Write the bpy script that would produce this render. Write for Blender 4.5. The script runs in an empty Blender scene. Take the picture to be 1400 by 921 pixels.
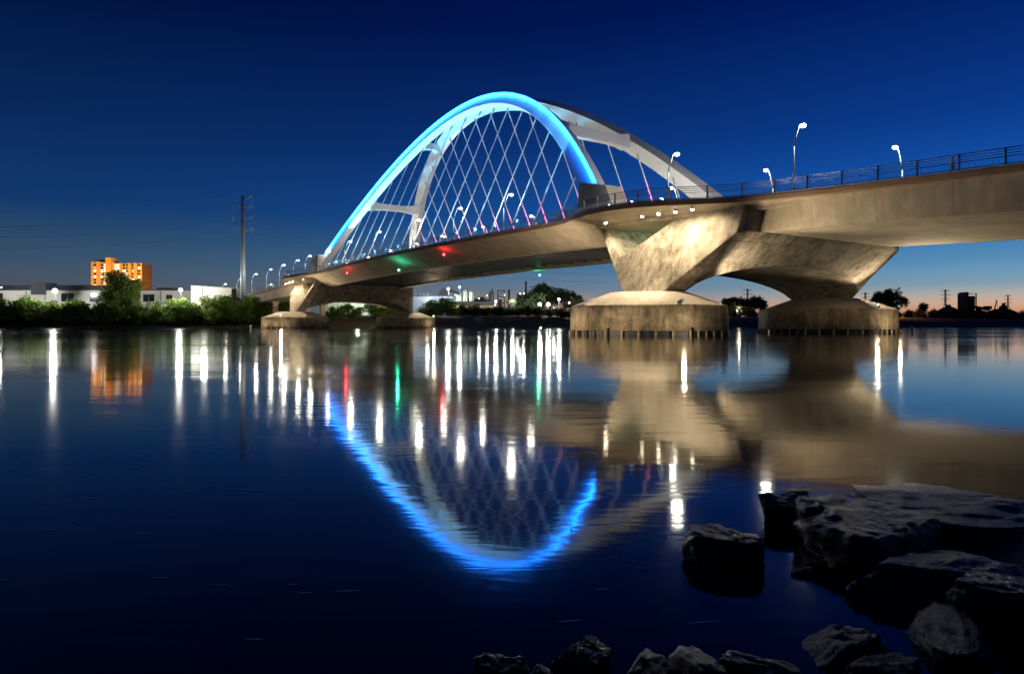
import bpy, bmesh, math, random
from mathutils import Vector, Matrix, noise
sc = bpy.context.scene
col = sc.collection
PI = math.pi
R_ = math.radians

# ------------------------------------------------------------------ camera
FPX, HOR, CAMZ = 941.0, 443.7, 1.06          # focal length and horizon in pixels of the 1400 px photograph
cd = bpy.data.cameras.new('camera'); cam = bpy.data.objects.new('camera', cd); col.objects.link(cam)
cam.location = (0, 0, CAMZ); cam.rotation_euler = (PI/2, 0, 0)
cd.sensor_width = 36; cd.lens = FPX/1400*36; cd.shift_y = -(460.5-HOR)/1400
cd.clip_start = 0.05; cd.clip_end = 12000
sc.camera = cam
# ------------------------------------------------------------------ world: dusk, the sun has set to the right
w = bpy.data.worlds.new('World'); sc.world = w; w.use_nodes = True
nt = w.node_tree; bg = nt.nodes['Background']
sky = nt.nodes.new('ShaderNodeTexSky'); sky.sky_type = 'NISHITA'; sky.sun_disc = False
sky.sun_elevation = R_(-3.2); sky.sun_rotation = R_(50)
sky.ozone_density = 4.0; sky.air_density = 1.0; sky.dust_density = 0.6
tc = nt.nodes.new('ShaderNodeTexCoord'); sp = nt.nodes.new('ShaderNodeSeparateXYZ')
rp = nt.nodes.new('ShaderNodeValToRGB'); mx = nt.nodes.new('ShaderNodeMix'); mx.data_type = 'RGBA'; mx.blend_type = 'MULTIPLY'
mx.inputs['Factor'].default_value = 1
nt.links.new(tc.outputs['Generated'], sp.inputs[0]); nt.links.new(sp.outputs['Z'], rp.inputs[0])
e = rp.color_ramp.elements
SKY = [(.0, 1.5, 1.45, 1.4), (.026, 1.4, 1.4, 1.5), (.05, .50, .74, .82), (.08, .24, .50, .52), (.11, .11, .38, .40), (.15, .03, .26, .40), (.25, .005, .12, .25), (.45, .001, .05, .15)]
e[0].position = SKY[0][0]; e[0].color = SKY[0][1:]+(1,); e[1].position = SKY[-1][0]; e[1].color = SKY[-1][1:]+(1,)
for q in SKY[1:-1]: x = e.new(q[0]); x.color = q[1:]+(1,)
nt.links.new(sky.outputs[0], mx.inputs['A']); nt.links.new(rp.outputs[0], mx.inputs['B'])
ADDS = [(.0, .035, .068, .09), (.07, .025, .058, .09), (.15, .004, .022, .06), (.40, 0, .001, .006)]     # town airglow, in displayed white
r2 = nt.nodes.new('ShaderNodeValToRGB'); nt.links.new(sp.outputs['Z'], r2.inputs[0]); e = r2.color_ramp.elements
e[0].position = ADDS[0][0]; e[0].color = ADDS[0][1:]+(1,); e[1].position = ADDS[-1][0]; e[1].color = ADDS[-1][1:]+(1,)
for q in ADDS[1:-1]: x = e.new(q[0]); x.color = q[1:]+(1,)
ma = nt.nodes.new('ShaderNodeMix'); ma.data_type = 'RGBA'; ma.blend_type = 'ADD'; ma.inputs['Factor'].default_value = .208    # 2**-5 / 0.15
nt.links.new(mx.outputs['Result'], ma.inputs['A']); nt.links.new(r2.outputs[0], ma.inputs['B'])
nt.links.new(ma.outputs['Result'], bg.inputs[0]); bg.inputs[1].default_value = 0.15
# ------------------------------------------------------------------ exposure
vs = sc.view_settings
vs.view_transform = 'Standard'; vs.look = 'None'; vs.gamma = 1; vs.use_curve_mapping = False
vs.exposure = 5.0
sc.cycles.use_denoising = True
sc.cycles.max_bounces = 6; sc.cycles.diffuse_bounces = 2; sc.cycles.glossy_bounces = 3
sc.cycles.volume_bounces = 0; sc.cycles.caustics_reflective = False; sc.cycles.caustics_refractive = False
sc.cycles.sample_clamp_indirect = 1.0
EX = 2.0**-5.0                                 # one unit of displayed white in scene radiance

# ------------------------------------------------------------------ helpers
def px(x, y, d):                               # a photo pixel at depth d (metres along the view axis)
    return Vector(((x-700)/FPX*d, d, CAMZ+(HOR-y)/FPX*d))
def lin(c): return tuple((v/12.92 if v <= .04045 else ((v+.055)/1.055)**2.4) for v in c)

class MB:
    def __init__(s): s.v = []; s.f = []
    def quad(s, *pts):
        n = len(s.v); s.v += [tuple(p) for p in pts]; s.f.append(tuple(range(n, n+len(pts)))); return s
    def box(s, x0, x1, y0, y1, z0, z1):
        n = len(s.v)
        s.v += [(x, y, z) for z in (z0, z1) for y in (y0, y1) for x in (x0, x1)]
        for q in ((0,2,3,1),(4,5,7,6),(0,1,5,4),(2,6,7,3),(0,4,6,2),(1,3,7,5)): s.f.append(tuple(n+i for i in q))
        return s
    def loft(s, rings, closed=True, cap=True):
        n = len(s.v); k = len(rings[0])
        for r in rings: s.v += [tuple(p) for p in r]
        m = k if closed else k-1
        for i in range(len(rings)-1):
            for j in range(m):
                a = n+i*k+j; b = n+i*k+(j+1) % k
                s.f.append((a, b, b+k, a+k))
        if cap and closed:
            s.f.append(tuple(n+i for i in range(k))[::-1]); o = n+(len(rings)-1)*k
            s.f.append(tuple(o+i for i in range(k)))
        return s
    def tube(s, pts, r, n=8, cap=True):
        pts = [Vector(p) for p in pts]; rr = r if isinstance(r, (list, tuple)) else [r]*len(pts)
        rings = []
        for i, p in enumerate(pts):
            d = (pts[min(i+1, len(pts)-1)]-pts[max(i-1, 0)]).normalized()
            u = d.cross(Vector((0, 0, 1)))
            if u.length < 1e-3: u = d.cross(Vector((1, 0, 0)))
            u.normalize(); q = d.cross(u)
            rings.append([p+(u*math.cos(2*PI*k/n)+q*math.sin(2*PI*k/n))*rr[i] for k in range(n)])
        return s.loft(rings, True, cap)
    def bar(s, a, b, w, h):                     # rectangular bar from a to b
        a = Vector(a); b = Vector(b); d = (b-a).normalized(); u = d.cross(Vector((0, 0, 1)))
        if u.length < 1e-3: u = Vector((1, 0, 0))
        u.normalize(); q = u.cross(d); u *= w/2; q *= h/2
        return s.loft([[p-u-q, p+u-q, p+u+q, p-u+q] for p in (a, b)])
    def ball(s, c, r, n=10, m=6, sq=(1, 1, 1)):
        c = Vector(c); rings = []
        for i in range(m+1):
            a = -PI/2+PI*i/m; rad = max(math.cos(a), .02)
            rings.append([c+Vector((r*sq[0]*rad*math.cos(2*PI*k/n), r*sq[1]*rad*math.sin(2*PI*k/n), r*sq[2]*math.sin(a))) for k in range(n)])
        return s.loft(rings)
    def mesh(s, name, mat, smooth=False):
        me = bpy.data.meshes.new(name); me.from_pydata(s.v, [], s.f); me.materials.append(mat)
        bm = bmesh.new(); bm.from_mesh(me); bmesh.ops.recalc_face_normals(bm, faces=bm.faces); bm.to_mesh(me); bm.free()
        if smooth:
            for p in me.polygons: p.use_smooth = True
        return me
    def build(s, name, mat, parent=None, smooth=False, bevel=0):
        o = bpy.data.objects.new(name, s.mesh(name, mat, smooth)); col.objects.link(o)
        if parent: o.parent = parent
        if bevel:
            b = o.modifiers.new('bevel', 'BEVEL'); b.width = bevel; b.segments = 2; b.limit_method = 'ANGLE'; b.angle_limit = R_(25)
        return o

def inst(name, me, parent=None, loc=(0,0,0), rz=0, scale=(1,1,1)):
    o = bpy.data.objects.new(name, me); col.objects.link(o); o.location = loc; o.rotation_euler = (0, 0, rz); o.scale = scale
    if parent: o.parent = parent
    return o
def empty(name, loc=(0,0,0), rz=0, parent=None):
    o = bpy.data.objects.new(name, None); col.objects.link(o); o.location = loc; o.rotation_euler = (0, 0, rz); o.empty_display_size = .3
    if parent: o.parent = parent
    return o
def tag(o, label=None, cat=None, group=None, kind=None):
    if label: o['label'] = label
    if cat: o['category'] = cat
    if group: o['group'] = group
    if kind: o['kind'] = kind
    return o
def copy_tree(o, parent=None):
    c = o.copy(); col.objects.link(c); c.parent = parent
    for ch in list(o.children): copy_tree(ch, c)
    return c
def point(name, loc, power, color, r=.12, parent=None):
    l = bpy.data.lights.new(name, 'POINT'); l.energy = power; l.color = color; l.shadow_soft_size = r
    o = bpy.data.objects.new(name, l); col.objects.link(o); o.location = loc
    if parent: o.parent = parent
    return o
def spot(name, loc, target, power, color, ang=60, r=.15, blend=.6, parent=None):
    l = bpy.data.lights.new(name, 'SPOT'); l.energy = power; l.color = color; l.shadow_soft_size = r
    l.spot_size = R_(ang); l.spot_blend = blend
    o = bpy.data.objects.new(name, l); col.objects.link(o); o.location = loc
    o.rotation_euler = (Vector(target)-Vector(loc)).to_track_quat('-Z', 'Y').to_euler()
    if parent: o.parent = parent
    return o

# ------------------------------------------------------------------ materials
def new_mat(name):
    m = bpy.data.materials.new(name); m.use_nodes = True
    return m, m.node_tree, m.node_tree.nodes['Principled BSDF']
def plain(name, c, rough=.6, metal=0, var=.15, scale=3., spec=.4):
    m, t, b = new_mat(name)
    b.inputs['Roughness'].default_value = rough; b.inputs['Metallic'].default_value = metal
    b.inputs['Specular IOR Level'].default_value = spec
    n = t.nodes.new('ShaderNodeTexNoise'); n.inputs['Scale'].default_value = scale; n.inputs['Detail'].default_value = 5
    g = t.nodes.new('ShaderNodeTexCoord'); t.links.new(g.outputs['Object'], n.inputs['Vector'])
    r = t.nodes.new('ShaderNodeValToRGB'); t.links.new(n.outputs['Fac'], r.inputs[0])
    r.color_ramp.elements[0].position = .3; r.color_ramp.elements[1].position = .7
    r.color_ramp.elements[0].color = tuple(v*(1-var) for v in c)+(1,); r.color_ramp.elements[1].color = tuple(min(1, v*(1+var)) for v in c)+(1,)
    t.links.new(r.outputs[0], b.inputs['Base Color'])
    return m
def emit(name, c, strength):                  # strength in displayed white
    m, t, b = new_mat(name)
    b.inputs['Base Color'].default_value = (.4, .4, .4, 1)
    b.inputs['Emission Color'].default_value = tuple(c)+(1,); b.inputs['Emission Strength'].default_value = strength*EX
    return m
def concrete(name, c, stain=.35, dirty=(.25, .19, .12), streak=True, scale=.5, joint=None):
    m, t, b = new_mat(name); b.inputs['Roughness'].default_value = .82; b.inputs['Specular IOR Level'].default_value = .25
    N = t.nodes.new; L = t.links.new
    g = N('ShaderNodeTexCoord'); mp = N('ShaderNodeMapping'); mp.inputs['Scale'].default_value = (1, 1, .28)
    L(g.outputs['Object'], mp.inputs[0])
    n1 = N('ShaderNodeTexNoise'); n1.inputs['Scale'].default_value = scale*2.2; n1.inputs['Detail'].default_value = 9; n1.inputs['Roughness'].default_value = .68
    L((mp if streak else g).outputs[0 if streak else 'Object'], n1.inputs['Vector'])
    n2 = N('ShaderNodeTexNoise'); n2.inputs['Scale'].default_value = scale*.55; n2.inputs['Detail'].default_value = 8; n2.inputs['Roughness'].default_value = .65; n2.inputs['Distortion'].default_value = .4
    L(g.outputs['Object'], n2.inputs['Vector'])
    a = N('ShaderNodeMath'); a.operation = 'MULTIPLY'; L(n1.outputs['Fac'], a.inputs[0]); L(n2.outputs['Fac'], a.inputs[1])
    r = N('ShaderNodeValToRGB'); L(a.outputs[0], r.inputs[0])
    r.color_ramp.elements[0].position = .14; r.color_ramp.elements[1].position = .34
    r.color_ramp.elements[0].color = tuple(c[i]*(1-stain)+dirty[i]*stain*.6 for i in range(3))+(1,)
    r.color_ramp.elements[1].color = tuple(c)+(1,)
    out = r.outputs[0]
    for ax, step, wdt in (joint or ()):
        sx = N('ShaderNodeSeparateXYZ'); L(g.outputs['Object'], sx.inputs[0])
        dv = N('ShaderNodeMath'); dv.operation = 'DIVIDE'; dv.inputs[1].default_value = step; L(sx.outputs[ax], dv.inputs[0])
        fr = N('ShaderNodeMath'); fr.operation = 'FRACT'; L(dv.outputs[0], fr.inputs[0])
        lt = N('ShaderNodeMath'); lt.operation = 'LESS_THAN'; lt.inputs[1].default_value = wdt/step; L(fr.outputs[0], lt.inputs[0])
        mm = N('ShaderNodeMix'); mm.data_type = 'RGBA'; mm.blend_type = 'MULTIPLY'; mm.inputs['B'].default_value = (.62, .58, .54, 1)
        L(lt.outputs[0], mm.inputs['Factor']); L(out, mm.inputs['A']); out = mm.outputs['Result']
    L(out, b.inputs['Base Color'])
    n3 = N('ShaderNodeTexNoise'); n3.inputs['Scale'].default_value = 14; n3.inputs['Detail'].default_value = 5
    L(g.outputs['Object'], n3.inputs['Vector'])
    bp = N('ShaderNodeBump'); bp.inputs['Strength'].default_value = .35; bp.inputs['Distance'].default_value = .04
    L(n3.outputs['Fac'], bp.inputs['Height']); L(bp.outputs[0], b.inputs['Normal'])
    return m

M = {}
M['conc'] = concrete('smooth_concrete', (.46, .41, .33), .45, (.2, .15, .10), True, .5, (('X', 6.1, .06),))
M['pier'] = concrete('stained_concrete', (.47, .43, .36), .85, (.11, .08, .05), True, .75, (('Z', 2.35, .05), ('X', 5.3, .05)))
M['plinth'] = concrete('wet_stained_concrete', (.44, .36, .25), .8, (.07, .05, .03), True, .9)
M['cap'] = concrete('cap_concrete', (.47, .43, .36), .4)
M['lip'] = concrete('slab_edge_concrete', (.30, .20, .15), .3)
M['steel_dark'] = plain('dark_painted_steel', (.035, .038, .05), .5)
M['rail'] = plain('grey_blue_railing_paint', (.10, .12, .16), .4, .3)
M['white_steel'] = plain('white_painted_steel', (.78, .77, .80), .38, 0, .05, .4)
M['galv'] = plain('galvanised_steel', (.30, .32, .36), .45, .4)
M['asphalt'] = plain('asphalt', (.05, .05, .052), .85)
M['led'] = emit('blue_led', (.006, .17, 1.0), 34.0)
M['lamp'] = emit('lamp_glass', (1.0, 1.0, .86), 9)
M['flood'] = emit('flood_glass', (1.0, .86, .6), 25)
M['coolflood'] = emit('cool_flood_glass', (.85, .9, 1.0), 25)
M['redlens'] = emit('red_lens', (1, .03, .05), 12)
M['greenlens'] = emit('green_lens', (.05, 1, .55), 10)

# ------------------------------------------------------------------ water
def water_mat():
    m, t, b = new_mat('river_water'); N = t.nodes.new; L = t.links.new
    b.inputs['Base Color'].default_value = (.004, .008, .014, 1); b.inputs['IOR'].default_value = 1.333
    b.inputs['Specular IOR Level'].default_value = .75
    g = N('ShaderNodeTexCoord')
    def ns(sc_, rot, scale, det, dist):
        mp = N('ShaderNodeMapping'); mp.inputs['Scale'].default_value = sc_; mp.inputs['Rotation'].default_value = (0, 0, R_(rot))
        L(g.outputs['Object'], mp.inputs[0])
        n = N('ShaderNodeTexNoise'); n.inputs['Scale'].default_value = scale; n.inputs['Detail'].default_value = det; n.inputs['Distortion'].default_value = dist
        L(mp.outputs[0], n.inputs['Vector']); return n.outputs['Fac']
    big = ns((.12, .5, 1), 6, .35, 2, 1.6)        # slow swell
    mid = ns((.22, 1.0, 1), -9, 1.6, 3, 2.2)      # drawn-out ripples
    fine = ns((.3, 1.0, 1), 14, 7.0, 2, 1.0)
    patch = ns((.5, 1, 1), 0, .07, 3, 1.0)        # where the current ruffles the surface
    pr = N('ShaderNodeValToRGB'); L(patch, pr.inputs[0]); pr.color_ramp.elements[0].position = .42; pr.color_ramp.elements[1].position = .62
    pr.color_ramp.elements[0].color = (.25,)*3+(1,)
    prev = None
    for h, d in ((big, .018), (mid, .0032), (fine, .0011)):
        bp = N('ShaderNodeBump'); bp.inputs['Distance'].default_value = d
        L(h, bp.inputs['Height']); L(pr.outputs[0], bp.inputs['Strength'])
        if prev: L(prev, bp.inputs['Normal'])
        prev = bp.outputs[0]
    L(prev, b.inputs['Normal'])
    rr = N('ShaderNodeMapRange'); L(pr.outputs[0], rr.inputs['Value']); rr.inputs['To Min'].default_value = .045; rr.inputs['To Max'].default_value = .085
    L(rr.outputs[0], b.inputs['Roughness'])
    return m
M['water'] = water_mat()
MB().quad((-1500, -80, 0), (1500, -80, 0), (1500, 520, 0), (-1500, 520, 0)).build('water', M['water'])['kind'] = 'structure'

# ------------------------------------------------------------------ far bank
def shore(x): return 232+(max(0, x+40)*.30 if x > -40 else 0)+3*noise.noise((x*.03, 0, 0))+1.2*noise.noise((x*.13, 5, 0))
def ground_z(x, y):
    d = y-shore(x)
    if d < 0: return d*.35
    return 4.6*(1-math.exp(-d/9))+(.5*noise.noise((x*.05, y*.05, 0)) if d > 3 else 0)
M['bank'] = plain('river_bank_soil', (.055, .05, .032), .95, 0, .5, .6)
g = MB(); xs = [-2500, -1200, -600]+[-400+6*i for i in range(134)]+[600, 1200, 2500]
ds = [-6, -2, 0, 1.5, 4, 8, 14, 22, 35, 60, 120, 300, 800, 2500, 7000]
g.loft([[(x, shore(x)+d, ground_z(x, shore(x)+d)) for x in xs] for d in ds], closed=False)
g.build('ground', M['bank'], smooth=True)['kind'] = 'structure'

# ------------------------------------------------------------------ the bridge; local x = along the bridge (towards us), y = across, z = up
CX, CY, PHI = -8.57, 142.35, .579
BR = empty('arch_bridge', (CX, CY, 0), PHI-PI/2)
tag(BR, 'long concrete river bridge with tall blue-lit white tied arch and flared piers', 'bridge')
A_ = Vector((math.sin(PHI), -math.cos(PHI), 0)); N_ = Vector((math.cos(PHI), math.sin(PHI), 0))
def W(s, t, z): return Vector((CX, CY, 0))+A_*s+N_*t+Vector((0, 0, z))
def zt(s): return 15.03-2.37e-4*s*s if s > -140 else 15.03-2.37e-4*140*140+(s+140)*.066
def off(s): return 0 if s > -72 else -5.0*((-72-s)/60)**1.5     # the far approach bends
TE = [(0, 16.33), (46, 16.33), (50, 16.5), (54, 17.2), (58, 18.8), (62, 20.0), (66, 20.5), (70, 20.0), (73, 18.7), (76, 16.6), (79, 15.0), (83, 14.1), (88, 13.4), (95, 13.0), (300, 12.9)]
def te(s):
    s = abs(s)
    for (a, b), (c, d) in zip(TE, TE[1:]):
        if s <= c:
            k = (s-a)/(c-a); return b+(d-b)*k
def frange(a, b, st):
    n = max(1, round((b-a)/st)); return [a+(b-a)*i/n for i in range(n+1)]
def wall(x): return off(x)
# deck slab
ss = frange(-178, -84, 6)[:-1]+frange(-84, -44, 1)[:-1]+frange(-44, 44, 4)[:-1]+frange(44, 90, 1)[:-1]+frange(90, 118, 4)
MB().loft([[(s, -te(s)+off(s), zt(s)), (s, te(s)+off(s), zt(s)), (s, te(s)+off(s), zt(s)-.42), (s, -te(s)+off(s), zt(s)-.42)] for s in ss]).build('deck_slab', M['lip'], BR)
# roadway and kerbs
MB().loft([[(s, -9.6+off(s), zt(s)+.004), (s, 9.6+off(s), zt(s)+.004)] for s in ss], closed=False).build('roadway', M['asphalt'], BR)
for q in (-1, 1):
    MB().loft([[(s, q*(te(s)-.32)+off(s), zt(s)+.005), (s, q*(te(s)-.05)+off(s), zt(s)+.005), (s, q*(te(s)-.05)+off(s), zt(s)+.2), (s, q*(te(s)-.32)+off(s), zt(s)+.2)] for s in ss]).build('kerb', M['conc'], BR)
# girders
def girder(s0, s1, fn, name='girder', st=2.):
    MB().loft([[(s, y+off(s), zt(s)+z) for y, z in fn(s)] for s in frange(s0, s1, st)]).build(name, M['conc'], BR)
def sec_main(q):
    def f(s): return [(q*15.85, -.425), (q*10.85, -2.9), (q*9.4, -2.9), (q*9.0, -1.5), (q*9.0, -.425)]
    return f
for q in (-1, 1): girder(-57.5, 57.5, sec_main(q), 'edge_girder')
MB().loft([[(s, -9.02, zt(s)-.43), (s, 9.02, zt(s)-.43), (s, 9.02, zt(s)-1.25), (s, -9.02, zt(s)-1.25)] for s in frange(-57.5, 57.5, 5)]).build('deck_soffit', M['steel_dark'], BR)
fbm = MB().box(-.24, .24, -9.02, 9.02, -1.2, 0).mesh('floor_beam', M['steel_dark'])
for s in frange(-55, 55, 4.07): inst('floor_beam', fbm, BR, (s, 0, zt(s)-1.25))
for t_ in (-6, -3, 0, 3, 6):
    MB().loft([[(s, t_-.14, zt(s)-1.26), (s, t_+.14, zt(s)-1.26), (s, t_+.14, zt(s)-1.9), (s, t_-.14, zt(s)-1.9)] for s in frange(-57, 57, 6)]).build('stringer', M['steel_dark'], BR)
def sec_app(s): return [(-12.42, -.425), (-12.2, -3.18), (12.2, -3.18), (12.42, -.425)]
girder(73.5, 118, sec_app, 'approach_girder'); girder(-178, -73.5, sec_app, 'approach_girder')
def sec_thin(s): return [(-12.6, -.425), (-12.5, -1.22), (12.5, -1.22), (12.6, -.425)]
girder(55, 75, sec_thin, 'pier_head'); girder(-75, -55, sec_thin, 'pier_head')
# overlook platforms that swell out round the piers
def overlook(sgn, q):
    rings = []
    for s in frange(48, 92, .75):
        e_ = te(s); k = max(0, e_-12.9)
        rr = min(1, max(0, (s-48)/9)); r2 = min(1, max(0, (92-s)/16)); r2 = r2*r2*(3-2*r2); rr = rr*rr*(3-2*rr)*r2
        b = 12.0+.3*r2; inn = b+k*.34*r2
        row = [(b+(e_-.12-b)*r2, -.423), (b+k*.75*r2, -.47-.16*rr), (inn+.45*r2, -.5-.30*rr), (inn+.40*r2, -.51-.31*rr), (inn+.34*r2, -.53-.66*rr), (b-.8, -.54-.7*rr), (b-.8, -.423)]
        rings.append([(sgn*s, q*y, zt(s)+z) for y, z in row])
    MB().loft(rings).build('overlook', M['conc'], BR)
for sgn in (-1, 1):
    for q in (-1, 1): overlook(sgn, q)

# piers: a leaning V under the deck with an arched opening across, on two octagonal plinths
def pier(sgn):
    def wz(z): return 17.4-(z-4.5)*(3.6/9.0)
    def arch(tau):
        k = tau/.9
        return 4.5 if abs(k) >= 1 else 4.5+3.2*math.sqrt(max(0, 1-k*k))**.9
    rings = []
    taus = [-1, -.9, -.88, -.85, -.79, -.68, -.6, -.5, -.38, -.25, -.12, 0]
    taus = taus+[-v for v in taus[-2::-1]]
    for tau in taus:
        end = abs(tau) > .99
        za = arch(tau)
        A0, B0 = ((65.3, 4.45), (56.6, 14.0)) if end else ((64.0, 4.45), (55.8, 14.0))
        H0, G0 = ((71.3, 4.45), (79.2, 10.1)) if end else ((72.9, 4.45), (79.8, 10.3))
        lerp = lambda a, b, z: (a[0]+(b[0]-a[0])*(z-a[1])/(b[1]-a[1]), z)
        P = [lerp(A0, B0, za), B0, (57.7, 14.0), (59.6, 11.9), (61.9, 9.85), (62.7, 9.25), (63.7, 9.3), (65.8, 10.4), (72.6, 14.0), (79.4, 13.45) if end else (80.0, 13.3), G0, lerp(H0, G0, za)]
        rings.append([(sgn*s, tau*wz(z), z+(zt(s)-13.6)*.0) for s, z in P])
    V = MB().loft(rings).build('pier', M['pier'], BR, bevel=.12)
    V.parent = BR
    # plinth octagon
    angs = [R_(a) for a in (-18, 18, 72, 108, 162, 198, 252, 288)]
    pile = MB().tube([(0, 0, -1), (0, 0, .46)], .13, 6).mesh('pile', M['plinth'])
    for q in (-1, 1):
        cx, cy = sgn*68.5, q*16.6
        def oc(rad, z, rx=1): return [(cx+rad*rx*math.cos(a)*sgn, cy+rad*math.sin(a), z) for a in angs]
        def orc(rad, z):
            P_ = [Vector(v) for v in oc(rad, z)]; out = []
            for i in range(8):
                a, b_, c_ = P_[i-1], P_[i], P_[(i+1) % 8]; k = rad*.2
                u = b_+(a-b_).normalized()*k; v = b_+(c_-b_).normalized()*k
                for f in (0, .25, .5, .75, 1): out.append((u*(1-f)**2+b_*2*f*(1-f)+v*f*f))
            return out
        MB().loft([orc(9.35, .45), orc(9.22, 2.95), orc(9.15, 3.05)]).build('plinth', M['plinth'], V, True)
        MB().loft([orc(9.15, 3.052), orc(4.6, 4.55)]).build('plinth_cap', M['cap'], V)
        MB().loft([oc(8.7, -.3), oc(8.7, .449)]).build('waler', M['steel_dark'], V)
        for i in range(8):
            a = Vector(oc(9.15, 0)[i]); b = Vector(oc(9.15, 0)[(i+1) % 8]); n = 5
            for k in range(n): inst('pile', pile, V, a.lerp(b, k/n))
for sgn in (1, -1): pier(sgn)
# approach columns on the far bank
for s in (-113, -137, -160):
    for t_ in (-8, 0, 8):
        MB().loft([[(s+dx*k, t_+off(s)+dy*k, z) for dx, dy in ((-1, -1), (1, -1), (1, 1), (-1, 1))] for z, k in ((2.5, .8), (zt(s)-4.3, .8), (zt(s)-3.19, 1.3))]).build('column', M['conc'], BR)

# arch ribs
HALF, ZF, HA, TF, TCR = 59.63, 14.78, 31.08, 13.77, .95
def rib_pt(s, q):
    v = s/HALF; h = HA*(1-v*v); return Vector((s, q*(TF+(TCR-TF)*h/HA), ZF+h))
def rib_frame(s, q):
    T = (rib_pt(s+.1, q)-rib_pt(s-.1, q)).normalized()
    P = Vector((0, -q*(TF-TCR), HA)).normalized()       # up within the leaning plane
    O = Vector((1, 0, 0)).cross(P); O = O if O.y*q > 0 else -O     # outward normal of that plane
    Nn = T.cross(O); Nn = Nn if Nn.z > 0 else -Nn
    return T, Nn, O
for q in (-1, 1):
    def ring(s, du, dl, wi, wo):
        T, Nn, O = rib_frame(s, q); p = rib_pt(s, q)
        return [p+Nn*du-O*wi, p+Nn*du+O*wo, p-Nn*dl+O*wo, p-Nn*dl-O*wi]
    S = frange(-HALF+.5, HALF-.5, 1.7)
    rib = MB().loft([ring(s, 0, 2.0+.9*abs(s/HALF)**3, .75, .75) for s in S]).build('arch_rib', M['white_steel'], BR, bevel=.05)
    # outer cover flanges, then the light line that washes the outer web
    MB().loft([ring(s, .1, -.003, .9, 1.0) for s in S]).build('top_flange', M['white_steel'], rib)
    MB().loft([[p-Nn*.10+O*.95, p-Nn*.10+O*1.14, p-Nn*.42+O*1.14, p-Nn*.42+O*.95] for s in frange(-55, 55, 1.5) for (T, Nn, O), p in ((rib_frame(s, q), rib_pt(s, q)),)]).build('light_line', M['led'], rib)
    # springing blocks
    for sg in (-1, 1):
        pts = []
        for dy in (-1.35, 1.35):
            pts.append([(sg*54.2, q*TF+dy*.8, ZF+4.6), (sg*59.6, q*TF+dy, ZF+3.4), (sg*61.6, q*TF+dy, zt(60)-.2), (sg*54.0, q*TF+dy, zt(60)-.2)])
        MB().loft(pts).build('springing_block', M['cap'], BR, bevel=.06)
# cross struts
for sg in (-1, 1):
    for s, hh, ww in ((40, 1.5, 1.3), (18.5, 1.4, 1.2)):
        a = rib_pt(sg*s, -1)+Vector((0, .5, -1.1)); b = rib_pt(sg*s, 1)+Vector((0, -.5, -1.1))
        m = (a+b)/2
        rings = []
        for k in (0, .12, .3, .5, .7, .88, 1):
            f = 1+.6*max(0, (abs(k-.5)-.3)/.2)
            p = a.lerp(b, k)
            rings.append([p+Vector((dx*ww/2*f, 0, dz*hh/2*f)) for dx, dz in ((-1, -1), (1, -1), (1, 1), (-1, 1))])
        MB().loft(rings).build('cross_strut', M['white_steel'], BR, bevel=.05)
MB().loft([[Vector((s, y, ZF+HA*(1-(s/HALF)**2)-.5-z)) for y, z in ((-.3, 0), (.3, 0), (.3, 1.2), (-.3, 1.2))] for s in frange(-6, 6, 1.5)]).build('crown_plate', M['white_steel'], BR)
# hangers
cyanl = (.16, .62, 1.0); pinkl = (1.0, .08, .34)
for q in (-1, 1):
    for k in range(-8, 9):
        s = k*5.95
        top = rib_pt(s, q)+Vector((0, 0, -2.0)); bot = Vector((s, q*TF, zt(s)))
        hg = MB().tube([bot, top], .10, 6).build('hanger', M['white_steel'], BR)
        d = (bot-top).normalized()
        MB().tube([bot, bot-d*2.2], .15, 6).build('socket', M['galv'], hg)
        MB().tube([top, top+d*1.1], .14, 6).build('socket', M['galv'], hg)

# railings: posts, four rails, picket infill
def railing(q, s0, s1, posts=True, pickets=None):
    R = empty('railing', (0, 0, 0), 0, BR)
    S = frange(s0, s1, 1.0)
    def edge(s): return q*(te(s)-.2)+off(s)
    for h, r in ((1.42, .045), (1.22, .03), (1.02, .03), (.82, .035), (.28, .03)):
        MB().tube([(s, edge(s)-q*.05*(h > .8), zt(s)+h) for s in S], r, 5).build('rail', M['rail'], R)
    pm = MB().box(-.045, .045, -.09, .09, .15, 1.3).box(-.05, .05, -.12, .10, 1.3, 1.46).mesh('post', M['rail'])
    for s in frange(s0, s1, 3.1): inst('post', pm, R, (s, edge(s), zt(s)))
    if pickets:
        m = MB()
        for s in frange(pickets[0], pickets[1], .16):
            y = edge(s); z = zt(s); r = .011
            m.loft([[(s-r, y-r, zz), (s+r, y-r, zz), (s+r, y+r, zz), (s-r, y+r, zz)] for zz in (z+.28, z+.82)], cap=False)
        m.build('pickets', M['rail'], R)['kind'] = 'stuff'
    return R
railing(-1, -92, 117, True, (46, 117))
railing(1, -70, 117, True, None)
railing(-1, -176, -93)

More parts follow.
